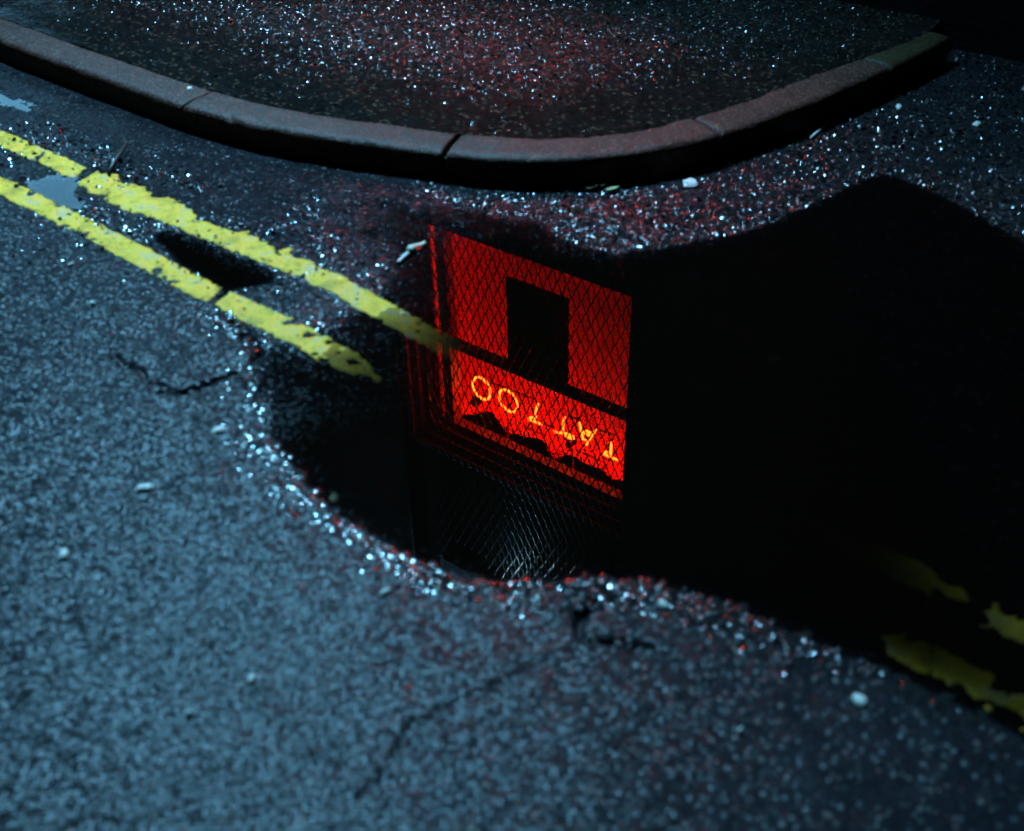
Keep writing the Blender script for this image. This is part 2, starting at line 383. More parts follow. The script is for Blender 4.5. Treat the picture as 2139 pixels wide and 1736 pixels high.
def road_low(x, y):
    """smooth shape of the road: basins under the puddles, slight camber"""
    z = None
    for k, F in enumerate(SD):
        s = look(F, x, y)
        md = MAXD[k] * (1 - .86 * sst(.25, .85, x)) if k == 0 else MAXD[k]
        up = np.where(s < .15, .034 * s, .034 * .15 + .010 * (s - .15)); up = np.minimum(up, .03)
        sl = (.028 + .125 * np.maximum(sst(-.22, .22, x), 1 - sst(1.72, 1.95, y))) * (1 - .72 * sst(2.35, 2.75, y) * (1 - sst(.3, .8, x))); sl = sl if k == 0 else .22; dn = -md * np.tanh(-s * sl / md)
        zz = np.where(s > 0, up, dn)
        z = zz if z is None else np.minimum(z, zz) if k else zz
    # low ground between the lines and the gutter stays close to the water table
    zone = sst(0, .25, -(look(SDK, x, y) - .75)) * (x < 2); near = 1 - sst(.18, .5, look(SDK, x, y))
    z = np.where(z > 0, z * (1 - .6 * zone) * (1 - .9 * near), z)
    return z
def road_mid(x, y):
    calm = 1 - .65 * np.exp(-(look(SD[0], x, y) / .06) ** 2)
    return calm * (.0016 * fbm(x, y, .11, 3) + .0013 * fbm(x, y, .035, 8, 2))
def road_h(x, y, fine=True):
    z = road_low(x, y) + road_mid(x, y)
    if fine:
        st, rid = stones(x, y, .0105, 20)
        am = .28
        z = z + am * (.0019 * (st - .4) + .0014 * (rid - .5))
    for p, w_, d_ in CRACKS:
        x0, y0 = p.min(0) - .05; x1, y1 = p.max(0) + .05
        m = (x > x0) & (x < x1) & (y > y0) & (y < y1)
        if m.any():
            xm, ym = x[m], y[m]
            wob = fbm(xm, ym, .03, 40, 3) * .012
            d = np.abs(seg_dist(xm + wob, ym + wob, p[::2], False))
            ww = w_ * (1 + .7 * vnoise(xm, ym, .06, 44))
            zz = z[m]; zz = zz - d_ * np.exp(-(d / np.maximum(ww * .75, .0035)) ** 4); z[m] = zz
    return z

def axis(a, b, f0, f1, step, grow):
    """even steps between f0 and f1, growing outside"""
    v = list(np.arange(f0, f1, step)); s = step; x = f0; L = []
    while x > a: s *= grow; x -= s; L.append(x)
    v = L[::-1] + v; s = step; x = v[-1]
    while x < b: s *= grow; x += s; v.append(x)
    return np.array(v)
def grid_mesh(name, xs, ys, hfun, keep, mat_, attrs):
    X, Y = np.meshgrid(xs, ys); nx, ny = len(xs), len(ys)
    xc = (X[:-1, :-1] + X[1:, 1:]) / 2; yc = (Y[:-1, :-1] + Y[1:, 1:]) / 2
    k = keep(xc, yc)
    idx = np.arange(nx * ny).reshape(ny, nx)
    q = np.stack([idx[:-1, :-1], idx[:-1, 1:], idx[1:, 1:], idx[1:, :-1]], -1)[k]
    used = np.zeros(nx * ny, bool); used[q.ravel()] = True
    remap = np.cumsum(used) - 1; q = remap[q]
    x = X.ravel()[used]; y = Y.ravel()[used]; z = hfun(x, y)
    o = mesh_np(name, np.stack([x, y, z], 1), quads=q, mat=mat_)
    for an, fn in attrs.items(): fattr(o, an, fn(x, y))
    return o

def wet_road(x, y):
    s = np.minimum.reduce([look(F, x, y) for F in SD])
    a = 1 - sst(-.004, .02, s + .012 * fbm(x, y, .12, 61))
    k = look(SDK, x, y)
    b = (1 - sst(.35, .75, k + .12 * fbm(x, y, .2, 66))) * .95 * sst(-1.75, -1.1, x)
    return np.clip(np.maximum(a, b), .05, 1)

# ------------------------------------------------------------------ ground, road
gm = MB().add([(-150, -150, -.09), (150, -150, -.09), (150, 150, -.09), (-150, 150, -.09)], [(0, 1, 2, 3)])
tag(gm.build('ground', M['ground']), kind='structure')
ys = [.62]
while ys[-1] < 4.6: ys.append(ys[-1] + .0036 + .0011 * max(0, ys[-1] - .6))
ys = np.array(ys); ys = np.concatenate([axis(-1.2, .6, .6, .62, .01, 1.15)[:-3], ys, axis(4.62, 7.5, 4.62, 4.64, .012, 1.15)[2:]]); ys = np.unique(np.round(ys, 5))
xs = axis(-5, 5, -2.15, 2.15, .0052, 1.12)
road = grid_mesh('road', xs, ys, road_h, lambda x, y: look(SDK, x, y) > -.03, M['road'], {'wet': wet_road, 'submerged': lambda x, y: 1 - sst(-.0011, .0002, road_low(x, y) + .0008 * fbm(x, y, .035, 8, 2))})
tag(road, kind='structure')

# ------------------------------------------------------------------ puddles
def puddle(i, pad, label):
    p = PUDS[i]; x0, y0 = p.min(0) - pad; x1, y1 = p.max(0) + pad
    x1 = min(x1, 4.5)
    o = grid_mesh('puddle', np.arange(x0, x1, .012), np.arange(y0, y1, .012), lambda x, y: np.zeros_like(x),
                  lambda x, y: (look(SD[i], x, y) < pad) & (look(SDK, x, y) > -.02), M['water'],
                  {'depth': lambda x, y: np.maximum(0, -road_low(x, y))})
    return tag(o, label, kind='structure')
puddle(0, .06, 'large black puddle mirroring the red shop window')
puddle(1, .03, 'narrow dark puddle between the two yellow lines')
puddle(2, .012, 'small blue puddle between the yellow lines')
puddle(3, .02, 'thin blue puddle in the gutter at the left edge')

# ------------------------------------------------------------------ pavement and kerb
def band(x): return .14 - .22 * sst(.45, 1.05, x)       # standing water lies behind the middle of the kerb
def pave_h(x, y):
    k = -look(SDK, x, y)
    z = KZ + .004 + .012 * sst(KW, 1.6, k) - .006 * np.exp(-((k - .30) / .14) ** 2) + .0025 * fbm(x, y, .14, 90)
    st, rid = stones(x, y, .0125, 70)
    amp = .10 + .90 * sst(.22, .50, k - band(x) + .08 * fbm(x, y, .2, 93))
    return z + amp * (.0026 * (st - .4) + .0016 * (rid - .5))
def wet_pave(x, y):
    k = -look(SDK, x, y) - band(x) + .1 * fbm(x, y, .22, 93)
    return np.clip(.45 + .55 * (1 - sst(.25, .6, k)), 0, 1)
pxs = axis(-5, 4, -2.15, 1.75, .0062, 1.12)
pys = np.concatenate([np.arange(2.35, 4.75, .0078), axis(4.76, 9, 4.76, 4.78, .012, 1.12)[1:]]); pys = np.unique(np.round(pys, 5))
def pkeep(x, y): return (look(SDK, x, y) < -(KW * (1 - .42 * sst(.95, 1.5, x)) - .012)) & ((x - P0[0]) * WN[0] + (y - P0[1]) * WN[1] < .2)
pave = grid_mesh('pavement', pxs, pys, pave_h, pkeep, M['pave'], {'wet': wet_pave})
tag(pave, kind='structure')

kerb = empty('kerb', (*kerb_path[len(kerb_path) // 2], 0)); tag(kerb, kind='structure')
def nearest(px, py): g = G(px, py, KZ); return int(np.argmin(np.linalg.norm(kerb_path - g, axis=1)))
J = [0] + [nearest(*p) for p in ((376, 218), (926, 319), (1508, 279), (1862, 141))] + [len(kerb_path) - 1]
PROF = [(.0, -.12), (.0, .03), (.0, .060), (.0002, .0672), (.0022, .0742), (.008, .0802), (.018, .0838), (.032, .0855), (.05, .0865), (.07, .087), (.09, .0872), (.11, .0872), (.124, .0865), (.1315, .083), (.133, .07), (.133, -.05)]
kl = np.array(kerb.location)
def kerb_stone(i0, i1, m):
    idx = np.arange(i0, i1 + 1); n = len(idx)
    ends = np.minimum(np.arange(n), np.arange(n)[::-1]) * .01
    V = []
    dz = rng.normal(0, .0012)
    for j, (o_, z_) in enumerate(PROF):
        p = kerb_path[idx] + KN[idx] * (o_ * KF[idx])[:, None]
        p[0] += KT[idx[0]] * .0045; p[-1] -= KT[idx[-1]] * (.010 if i1 == J[2] else .0045)
        x, y = p[:, 0], p[:, 1]
        wear = .0022 * fbm(x * 1.0, y + z_, .06, 120 + j // 5) + .0010 * vnoise(x, y + z_, .012, 130)
        chip = np.maximum(0, fbm(x, y, .05, 140, 2) - .45) * .02 * (j in (4, 5, 6))
        top = z_ > .05
        z = np.full(n, z_) + (wear + dz) * top - chip - top * .0035 * np.exp(-(ends / .008) ** 2)
        p = p + KN[idx] * ((wear * 1.2)[:, None] * (j < 6) + (chip * .8)[:, None])
        V.append(np.column_stack([p[:, 0], p[:, 1], z]))
    V = np.stack(V, 1); m_ = len(PROF); I = np.arange(n * m_).reshape(n, m_)
    q = np.stack([I[:-1, :-1], I[:-1, 1:], I[1:, 1:], I[1:, :-1]], -1).reshape(-1, 4)
    vv = V.reshape(-1, 3) - kl
    c0 = len(vv); vv = np.concatenate([vv, [V[0].mean(0) - kl, V[-1].mean(0) - kl]])
    t = [(c0, I[0, a + 1], I[0, a]) for a in range(m_ - 1)] + [(c0 + 1, I[-1, a], I[-1, a + 1]) for a in range(m_ - 1)]
    return mesh_np('kerb_stone', vv, quads=q, tris=np.array(t), mat=m, parent=kerb)
for a in range(len(J) - 1):
    o = kerb_stone(J[a], J[a + 1], M['kerb_yellow'] if a == len(J) - 2 else M['kerb'])
    if a == len(J) - 2: o['label'] = 'kerb end with faded yellow paint'
for a in J[1:-1]:                                 # mortar sunk in the joints
    c = kerb_path[a] + KN[a] * KW / 2; ang = math.atan2(KT[a][1], KT[a][0])
    o = MB().box(-.012, .012, -KW / 2 + .006, KW / 2, -.1, .066).build('mortar_joint', M['mortar'], kerb, bevel=.003)
    o.location = (c[0] - kl[0], c[1] - kl[1], -kl[2]); o.rotation_euler = (0, 0, ang)

# ------------------------------------------------------------------ double yellow lines
UP = [(-150, 235), (0, 288), (57, 315), (117, 338), (170, 362), (260, 406), (317, 437), (412, 474), (500, 510), (618, 558), (713, 600), (777, 636), (840, 670), (919, 708), (1030, 764), (1300, 893), (1689, 1078), (1759, 1111), (1912, 1190), (1999, 1238), (2086, 1285), (2139, 1314), (2350, 1425)]
LO = [(-150, 325), (0, 387), (95, 435), (174, 474), (253, 515), (317, 547), (380, 582), (453, 620), (491, 637), (555, 668), (631, 703), (697, 740), (776, 778), (1000, 893), (1400, 1100), (1868, 1335), (1912, 1357), (1999, 1399), (2086, 1443), (2139, 1470), (2350, 1575)]
def yellow(pts, width, gaps, spread, worn, seed, label):
    path = resample(extend(GP(pts), 1.4, 1.2), .004, 40); n = len(path)
    T = np.gradient(path, axis=0); T /= np.linalg.norm(T, axis=1)[:, None]; NN = np.stack([-T[:, 1], T[:, 0]], 1)
    tt = np.arange(-.075, .0751, .004)
    P = path[:, None, :] + NN[:, None, :] * tt[None, :, None]
    S = np.broadcast_to((np.arange(n) * .004)[:, None], P.shape[:2]); Tt = np.broadcast_to(tt[None], P.shape[:2])
    x, y = P[..., 0].ravel(), P[..., 1].ravel()
    def at(px, py): return float(np.argmin(np.linalg.norm(path - G(px, py), axis=1))) * .004
    hw = width / 2 - .002 + .0045 * fbm(x, y, .07, seed) + .0065 * fbm(x, y, .016, seed + 3, 3)
    s, t = S.ravel(), Tt.ravel()
    for a, b, side, amt in spread:                # paint that ran out over the edge
        a, b = at(*a), at(*b); wdw = sst(a, a + .04, s) * (1 - sst(b - .06, b, s))
        hw = hw + wdw * amt * np.where(t * side > 0, np.clip(.55 + 1.4 * fbm(x, y, .045, seed + 20), 0, 1.2), 0)
    pres = hw - np.abs(t)
    wear = fbm(x, y, .05, seed + 7, 4)
    pres = pres - .14 * np.maximum(0, wear - .36)
    st, rid = stones(x, y, .0105, 20)
    pres = pres - .06 * np.maximum(0, fbm(x, y, .011, seed + 55, 2) - .45) * (fbm(x, y, .2, seed + 50) > -.25)
    for gx, gy, gw in gaps:
        g = at(gx, gy); wob = .006 * fbm(x, y, .03, seed + 11) + t * .35
        pres = np.minimum(pres, np.abs(s + wob - g) - gw)
    for a, b, amt, f0, f1 in worn:                        # stretches worn down to the tarmac
        a, b = at(*a), at(*b); pres = pres - sst(a, a + f0, s) * (1 - sst(b - f1, b, s)) * (amt + .045 * fbm(x, y, .028, seed + 30))
    lift = np.clip(pres / .004, -1, 1)
    z = road_low(x, y) + road_mid(x, y) + .0004 * (st - .4) + np.where(lift > 0, .0017 + .0004 * lift, .0017 + .007 * lift)
    m = len(tt); I = np.arange(n * m).reshape(n, m)
    q = np.stack([I[:-1, :-1], I[1:, :-1], I[1:, 1:], I[:-1, 1:]], -1).reshape(-1, 4)
    ok = (lift.reshape(n, m) > -.99)
    ok = ok[:-1, :-1] | ok[1:, :-1] | ok[1:, 1:] | ok[:-1, 1:]
    q = q[ok.ravel()]
    used = np.zeros(n * m, bool); used[q.ravel()] = True; remap = np.cumsum(used) - 1
    o = mesh_np('yellow_line', np.stack([x, y, z], 1)[used], quads=remap[q], mat=M['paint'])
    return tag(o, label, 'road marking', 'double yellow lines', 'structure')
yellow(UP, .070, [(180, 364, .020), (56, 312, .003)], [((195, 370), (400, 465), 1, .035), ((460, 495), (660, 580), 1, .02), ((180, 370), (330, 440), -1, .03)], [((980, 735), (1930, 1200), .045, .35, .35), ((1900, 1186), (2400, 1450), .022, .1, .1)], 200, 'worn yellow line nearer the kerb, running into the puddle')
yellow(LO, .072, [(455, 621, .014)], [], [((720, 750), (1880, 1342), .06, .2, .05), ((1950, 1370), (2400, 1600), .018, .12, .1)], 240, 'worn yellow line farther from the kerb, cut by a narrow gap')

# ------------------------------------------------------------------ wet stones standing out of the tarmac
def dome():
    v = [(0, 0, 1.0)]; f = []
    for r, (rr, z) in enumerate(((.42, .90), (.78, .62), (1.0, 0.1))):
        for k in range(7): a = 2 * math.pi * (k + .5 * r) / 7; v.append((rr * math.cos(a), rr * math.sin(a), z))
    for k in range(7): f.append((0, 1 + k, 1 + (k + 1) % 7))
    for r in (0, 1):
        a0, b0 = 1 + 7 * r, 8 + 7 * r
        for k in range(7): f += [(a0 + k, b0 + k, a0 + (k + 1) % 7), (a0 + (k + 1) % 7, b0 + k, b0 + (k + 1) % 7)]
    return np.array(v), np.array(f)
DV, DF = dome()
def scatter(name, x, y, z, size, flat, tilt, mat_, label):
    n = len(x); sx = size * rng.uniform(.8, 1.3, n); sy = size * rng.uniform(.7, 1.1, n); sz = size * flat * rng.uniform(.7, 1.3, n)
    a = rng.uniform(0, 6.283, n); tx = np.clip(rng.normal(0, tilt, n), -.75, .75); ty = np.clip(rng.normal(0, tilt, n), -.75, .75)
    v = DV[None] * np.stack([sx, sy, sz], 1)[:, None, :] * (1 + rng.normal(0, .06, (n, len(DV), 1)))
    ca, sa = np.cos(a)[:, None], np.sin(a)[:, None]
    vx = v[..., 0] * ca - v[..., 1] * sa; vy = v[..., 0] * sa + v[..., 1] * ca; vz = v[..., 2]
    vz = vz + vx * np.tan(tx)[:, None] + vy * np.tan(ty)[:, None]
    V = np.stack([vx + x[:, None], vy + y[:, None], vz + z[:, None]], -1).reshape(-1, 3)
    F = (DF[None] + (np.arange(n) * len(DV))[:, None, None]).reshape(-1, 3)
    return tag(mesh_np(name, V, tris=F, mat=mat_), label, kind='stuff')
# on the road: along the puddle's rim and between the lines and the kerb
n = 90000
x = rng.uniform(-2.0, 2.2, n); y = rng.uniform(.95, 4.6, n)
s = np.minimum.reduce([look(F, x, y) for F in SD]); k = look(SDK, x, y)
pr = 1.5 * wet_road(x, y) * (s > .0) * (k < .8) * (k > .02) * sst(-.35, .2, fbm(x, y, .16, 301)) * np.where(x < -.25, sst(.14, .3, k), 1)
pr = np.where(s < -.02, 0, pr)
m = rng.random(n) < pr * np.clip(1.35 - y * .12, .5, 1)
x, y = x[m], y[m]
sz = rng.uniform(.0050, .0095, len(x))
scatter('wet_road_stones', x, y, road_low(x, y) + road_mid(x, y) - .0002, sz, .14, .33, M['stone_wet'], 'glistening wet stone chips between the puddle and the kerb')
n_road = len(x)
n = 110000
x = rng.uniform(-.2, 2.2, n); y = rng.uniform(1.2, 3.9, n); s = look(SD[0], x, y); k = look(SDK, x, y)
pr = (1 + 1.2 * np.exp(-((s - .010) / .016) ** 2)) * (s > -.015) * (k > .012) * (sst(-.015, .012, s) * (1 - .55 * sst(.05, .5, s)) * ((k < .95) | (s < .07))) * np.clip(.7 + .8 * fbm(x, y, .1, 355), .15, 1)
m = rng.random(n) < pr * .8; x, y = x[m], y[m]
scatter('wet_gutter_stones', x, y, np.maximum(road_low(x, y), -.001) + .0022 * fbm(x, y, .11, 3) + .0010 * fbm(x, y, .035, 8, 2) + .0004, rng.uniform(.0032, .0070, len(x)), .17, .36, M['stone_wet'], 'dense wet grit glistening between the kerb and the far rim of the puddle')
n_road += len(x); print('gutter', len(x))
n = 90000
x = rng.uniform(-1.2, 1.3, n); y = rng.uniform(.95, 2.7, n); s = look(SD[0], x, y); k = look(SDK, x, y)
pr = (np.exp(-((s - .012) / .017) ** 2) + .2 * np.exp(-((s - .03) / .035) ** 2)) * (k > .75) * (s > -.012) * (1 - .75 * sst(.25, .8, x)) * np.clip(.75 + .9 * fbm(x, y, .09, 333), .1, 1)
m = rng.random(n) < pr * .5; x, y = x[m], y[m]
scatter('wet_rim_stones', x, y, np.maximum(road_low(x, y), -.0005) + .0010 * fbm(x, y, .035, 8, 2) + .0006, rng.uniform(.0060, .0105, len(x)), .085, .08, M['stone_wet'], 'glistening wet stone chips along the near rim of the puddle')
n_road += len(x); print('rim', len(x))
n = 30000
x = rng.uniform(-1.9, 1.6, n); y = rng.uniform(.75, 3.1, n); s = np.minimum.reduce([look(F, x, y) for F in SD]); k = look(SDK, x, y)
m = (s > .03) & (k > .5) & (np.abs(x) < .5 + .5 * y) & (rng.random(n) < .5); x, y = x[m], y[m]
scatter('damp_road_stones', x, y, road_low(x, y) + road_mid(x, y) - .0002, rng.uniform(.004, .008, len(x)), .22, .12, M['stone_damp'], 'dull stone chips in the drier foreground asphalt')
n_road += len(x)
n = 115000
x = rng.uniform(-2.1, 1.75, n); y = rng.uniform(2.5, 5.0, n); k = -look(SDK, x, y)
inn = (k > KW * (1 - .42 * sst(.95, 1.5, x)) + .02) & ((x - P0[0]) * WN[0] + (y - P0[1]) * WN[1] < -.03)
pr = inn * (.05 + .95 * sst(.2, .5, k - band(x) + .09 * fbm(x, y, .2, 93))) * .42
m = rng.random(n) < pr; x, y = x[m], y[m]
zz = KZ + .004 + .012 * sst(KW, 1.6, k[m]) - .006 * np.exp(-((k[m] - .30) / .14) ** 2) + .0025 * fbm(x, y, .14, 90)
scatter('wet_pavement_stones', x, y, zz + .0003, rng.uniform(.0036, .0078, len(x)), .22, .30, M['stone_wet'], 'wet stone chips standing out of the pavement')
print('stones', n_road, len(x), 'tris', sum(len(o.data.polygons) * 2 for o in C.objects if o.type == 'MESH'))

# ------------------------------------------------------------------ the shop behind the pavement
shop = empty('tattoo_shop', (P0[0], P0[1], 0), WA)
tag(shop, 'dark shopfront with a red lit window, mirrored in the puddle', 'shop')
S_R = W(1311, 800)[0]                             # right edge of the opening
S_L = W(850, 960)[0]                        # left edge of the opening
Z_B, Z_T = .62, 4.25
HB = 8.6                                          # height of the house
def sb(name, m, *b, parent=None, bevel=0): return MB().box(*b).build(name, m, parent or shop, bevel=bevel)
sb('wall', M['black_wall'], S_R, 4.5, 0, .5, .36, HB)
sb('wall', M['black_wall'], -5.25, S_L, 0, .5, .36, HB)
sb('wall', M['black_wall'], S_L, S_R, 0, .5, Z_T, HB)
sb('wall', M['black_wall'], S_L, S_R, .004, .5, .36, Z_B)
sb('plinth', M['plinth'], -5.25, 4.5, -.03, .5, -.2, .36, bevel=.004)
OG = .16                                          # depth of the glass behind the wall face
gl_l = W(914.5, 650, OG)[0]                       # left edge of the glass
gl_t = W(937, 868, OG)[1]                         # its top
sill = W(1321, 622, .02)[1]                        # its bottom
bar_a = W(1110, 785, OG)[1]
gl_r = S_R + .25
# stepped timber surround: each step stands farther out than the one inside it
fr = empty('window_frame'); fr.parent = shop
for k in range(4):
    a, b = .045 * k, .045 * (k + 1); o0 = OG - .035 * (k + 1)
    sb('frame_rail', M['frame'], gl_l - b, gl_r, o0, OG + .03, gl_t + a + .002 * k, gl_t + b, parent=fr, bevel=.003)
    if gl_l - b > S_L: sb('frame_post', M['frame'], gl_l - b, gl_l - a - .001, o0 + .001, OG + .03, sill - .06, gl_t + a, parent=fr, bevel=.003)
top4 = gl_t + .18
sb('fascia', M['fascia'], S_L, S_R + .0, .05, .3, top4 + .003, Z_T)
sb('side_panel', M['fascia'], S_L, gl_l - .182, .06, .3, Z_B, top4 + .003)
sb('stall_riser', M['frame'], S_L, S_R, .06, .3, Z_B, sill - .062)
sb('sill', M['bar'], S_L, S_R, .02, OG + .05, sill - .06, sill, bevel=.004)
sb('mullion', M['frame'], *sorted((W(934, 800, OG)[0], W(951, 800, OG)[0])), OG - .03, OG + .05, sill, gl_t, bevel=.003)
sb('transom', M['bar'], gl_l, gl_r, OG - .03, OG + .04, bar_a - .015, bar_a + .014, bevel=.003)
sb('window_pane', M['glass'], gl_l, gl_r, OG + .003, OG + .008, sill, bar_a - .015)
sb('window_pane', M['glass'], gl_l, gl_r, OG + .003, OG + .008, bar_a + .014, gl_t)
# the room behind
RW = .62
sb('back_wall', M['red_wall'], gl_l - .5, gl_r + .4, RW, RW + .05, .4, gl_t + .75)
sb('side_wall', M['red_wall'], gl_l - .14, gl_l - .10, OG + .04, RW + .05, .4, gl_t + .75)
sb('side_wall', M['red_wall'], gl_r + .4, gl_r + .45, OG + .04, RW + .05, .4, gl_t + .75)
sb('ceiling', M['red_wall'], gl_l - .5, gl_r + .4, .31, RW, gl_t + .7, gl_t + .75)
sb('display_floor', M['bar'], gl_l - .5, gl_r + .4, .31, RW, .4, .44)

# red strip light inside the window
def local_light(name, kind, loc, col, watts, parent):
    L = bpy.data.lights.new(name, kind); L.color = col; L.energy = watts
    o = bpy.data.objects.new(name, L); C.objects.link(o); o.parent = parent; o.location = loc; return o, L
strip = empty('strip_light', (P0[0], P0[1], 0), WA); tag(strip, 'red strip light above the neon letters inside the window', 'light')
LZ = W(937, 862, .36)[1] + .14
MB().box(gl_l - .09, gl_r + .1, RW - .23, RW - .19, LZ + .006, LZ + .04).build('housing', M['bar'], strip)
for q in (.07, .32, .58, .85):
    lo, L = local_light('strip_lamp', 'AREA', (gl_l + (gl_r - gl_l) * q, RW - .21, LZ), (1.0, .030, .004), SHOP_RED_W / 4, strip)
    L.shape = 'RECTANGLE'; L.size = .4; L.size_y = .04
    lo.rotation_euler = (math.radians(42), 0, 0)

ms = (W(934, 800, OG)[0] + W(951, 800, OG)[0]) / 2
lo, L = local_light('corner_fill_light', 'AREA', (ms, OG + .10, (sill + gl_t) / 2), (1.0, .030, .004), 22.0, strip)   # unseen light added behind the mullion to brighten the side wall
L.shape = 'RECTANGLE'; L.size = .02; L.size_y = gl_t - sill; lo.rotation_euler = (math.radians(90), 0, math.radians(90))
# neon letters
neon = empty('neon_sign', (P0[0], P0[1], 0), WA); tag(neon, 'glowing red neon lettering TATTOO inside the shop window', 'neon sign')
ON = .26
def wp(x, y, off=ON): s_, z_ = W(*c4(x, y), off); return (s_, off, z_)
def letter(paths, closed=False):
    b = MB()
    for p in paths: b.tube(p, .0074, 7, closed)
    return b.build('letter', M['neon'], neon, smooth=True)
def oval(l, r, t, bt):
    L, R, T, B = (np.array(wp(*q)) for q in (l, r, t, bt)); c = (L + R + T + B) / 4
    return [tuple(c + (R - L) / 2 * math.cos(a) + (T - B) / 2 * math.sin(a)) for a in np.linspace(math.pi / 2 + .12, math.pi / 2 + 6.2, 26)]
letter([oval((215, 215), (408, 290), (308, 138), (338, 380))])
letter([oval((508, 352), (708, 430), (604, 280), (640, 521))])
letter([[wp(952, 430), wp(930, 500), wp(924, 590)], [wp(924, 592, ON - .006), wp(880, 580, ON - .006), wp(845, 592, ON - .006), wp(848, 608, ON - .006), wp(920, 632, ON - .006), wp(992, 664, ON - .006)]])
letter([[wp(1250, 580), wp(1235, 650), wp(1228, 745)], [wp(1134, 725), wp(1150, 752), wp(1215, 757), wp(1280, 765), wp(1350, 800), wp(1352, 820), wp(1330, 822), wp(1255, 790)]])
letter([[wp(1420, 640), wp(1430, 710), wp(1458, 830), wp(1496, 838), wp(1492, 888)], [wp(1600, 720), wp(1550, 800), wp(1494, 890)], [wp(1545, 760), wp(1500, 735), wp(1470, 748), wp(1475, 762), wp(1535, 788)]])
letter([[wp(1780, 855), wp(1774, 930), wp(1768, 998)], [wp(1778, 997), wp(1730, 968), wp(1695, 975), wp(1690, 993), wp(1760, 1025), wp(1852, 1064)]])
for a, b in (((640, 270), (935, 388)), ((1300, 566), (1415, 612)), ((1630, 712), (1805, 782)), ((1010, 655), (1140, 700)), ((380, 165), (590, 250))):
    A, B = wp(*a, ON + .02), wp(*b, ON + .02); MB().tube([A, B], .006, 6).build('rail', M['rail'], neon)
for a, b in (((790, 678), (1030, 785)), ((1370, 935), (1660, 1075))):
    A, B = wp(*a, ON + .03), wp(*b, ON + .03); MB().tube([A, B], .007, 6).build('rail', M['frame'], neon)
for a, r_ in (((225, 425), .028), ((1295, 895), .022)):
    A = wp(*a, ON + .04); MB().tube([(A[0], A[1], A[2]), (A[0], A[1] + .05, A[2])], r_, 12).build('transformer', M['rail'], neon)
A0 = wp(1320, 850, ON + .01); MB().tube([A0, wp(1335, 960, ON + .01), wp(1340, 1050, ON + .01), wp(1355, 1200, ON + .01)], .006, 6).build('cable', M['frame'], neon)
A0 = wp(610, 640, ON + .01); MB().tube([A0, wp(625, 720, ON + .01), wp(608, 790, ON + .01), wp(610, 900, ON + .01)], .006, 6).build('cable', M['frame'], neon)

# ragged black cloth hanging from the head of the window
val = empty('cloth_valance', (P0[0], P0[1], 0), WA); tag(val, 'ragged black cloth hanging along the top of the red window', 'cloth')
OV = .36
edge = [(-420, 420), (-300, 470), (-150, 560), (20, 575), (200, 548), (350, 512), (470, 560), (560, 650), (602, 765), (690, 780), (760, 790), (860, 788), (1000, 850), (1040, 950), (1060, 985), (1090, 970), (1120, 1000), (1160, 1085), (1205, 1022), (1290, 1012), (1420, 1045), (1530, 1105), (1640, 1172), (1720, 1222), (1830, 1272), (1905, 1287), (2000, 1330), (2200, 1420)]
ep = np.array([W(*c4(*p), OV) for p in edge])
dsx = np.concatenate([[0], np.cumsum(np.linalg.norm(np.diff(ep, axis=0), axis=1))])
ep = ep.copy()
ee = np.stack([np.interp(np.arange(0, dsx[-1], .012), dsx, ep[:, k]) for k in (0, 1)], 1)
kk = np.exp(-np.linspace(-2, 2, 13) ** 2); kk /= kk.sum(); ee[6:-6, 1] = np.convolve(ee[:, 1], kk, 'valid')
zt = W(937, 862, OV)[1] + .0
V = []; nr = 7
for i, (s_, z_) in enumerate(ee):
    for j in range(nr):
        f = j / (nr - 1); V.append((s_, OV + .010 * math.sin(s_ * 31) * (.3 + f) + .004 * math.sin(s_ * 130 + j), zt * (1 - f) + min(z_, zt - .01) * f))
m_ = len(ee); I = np.arange(m_ * nr).reshape(m_, nr)
q = np.stack([I[:-1, :-1], I[1:, :-1], I[1:, 1:], I[:-1, 1:]], -1).reshape(-1, 4)
co = mesh_np('cloth', np.array(V), quads=q, mat=M['cloth'], parent=val)
so = co.modifiers.new('thick', 'SOLIDIFY'); so.thickness = .006

# black notice hanging in the lower pane
po = empty('notice_board', (P0[0], P0[1], 0), WA); tag(po, 'tall black notice board behind the lower pane of the red window', 'notice board')
OP = .20
pl, pr_ = W(1058, 650, OP)[0], W(1186, 650, OP)[0]; pb = W(1058, 578, OP)[1]
MB().box(pl, pr_, OP, OP + .012, pb, bar_a + .03).build('board', M['poster'], po, bevel=.002)
for r_ in range(9):                               # rows too faint to read
    z_ = bar_a - .07 - r_ * .04; x_ = pl + .06 + rng.uniform(0, .05)
    b = MB()
    while x_ < pr_ - .07:
        l_ = rng.uniform(.008, .03); b.box(x_, x_ + l_, OP - .0015, OP - .0003, z_, z_ + rng.uniform(.006, .014)); x_ += l_ + rng.uniform(.006, .014)
    b.build('print_row', M['print'], po)

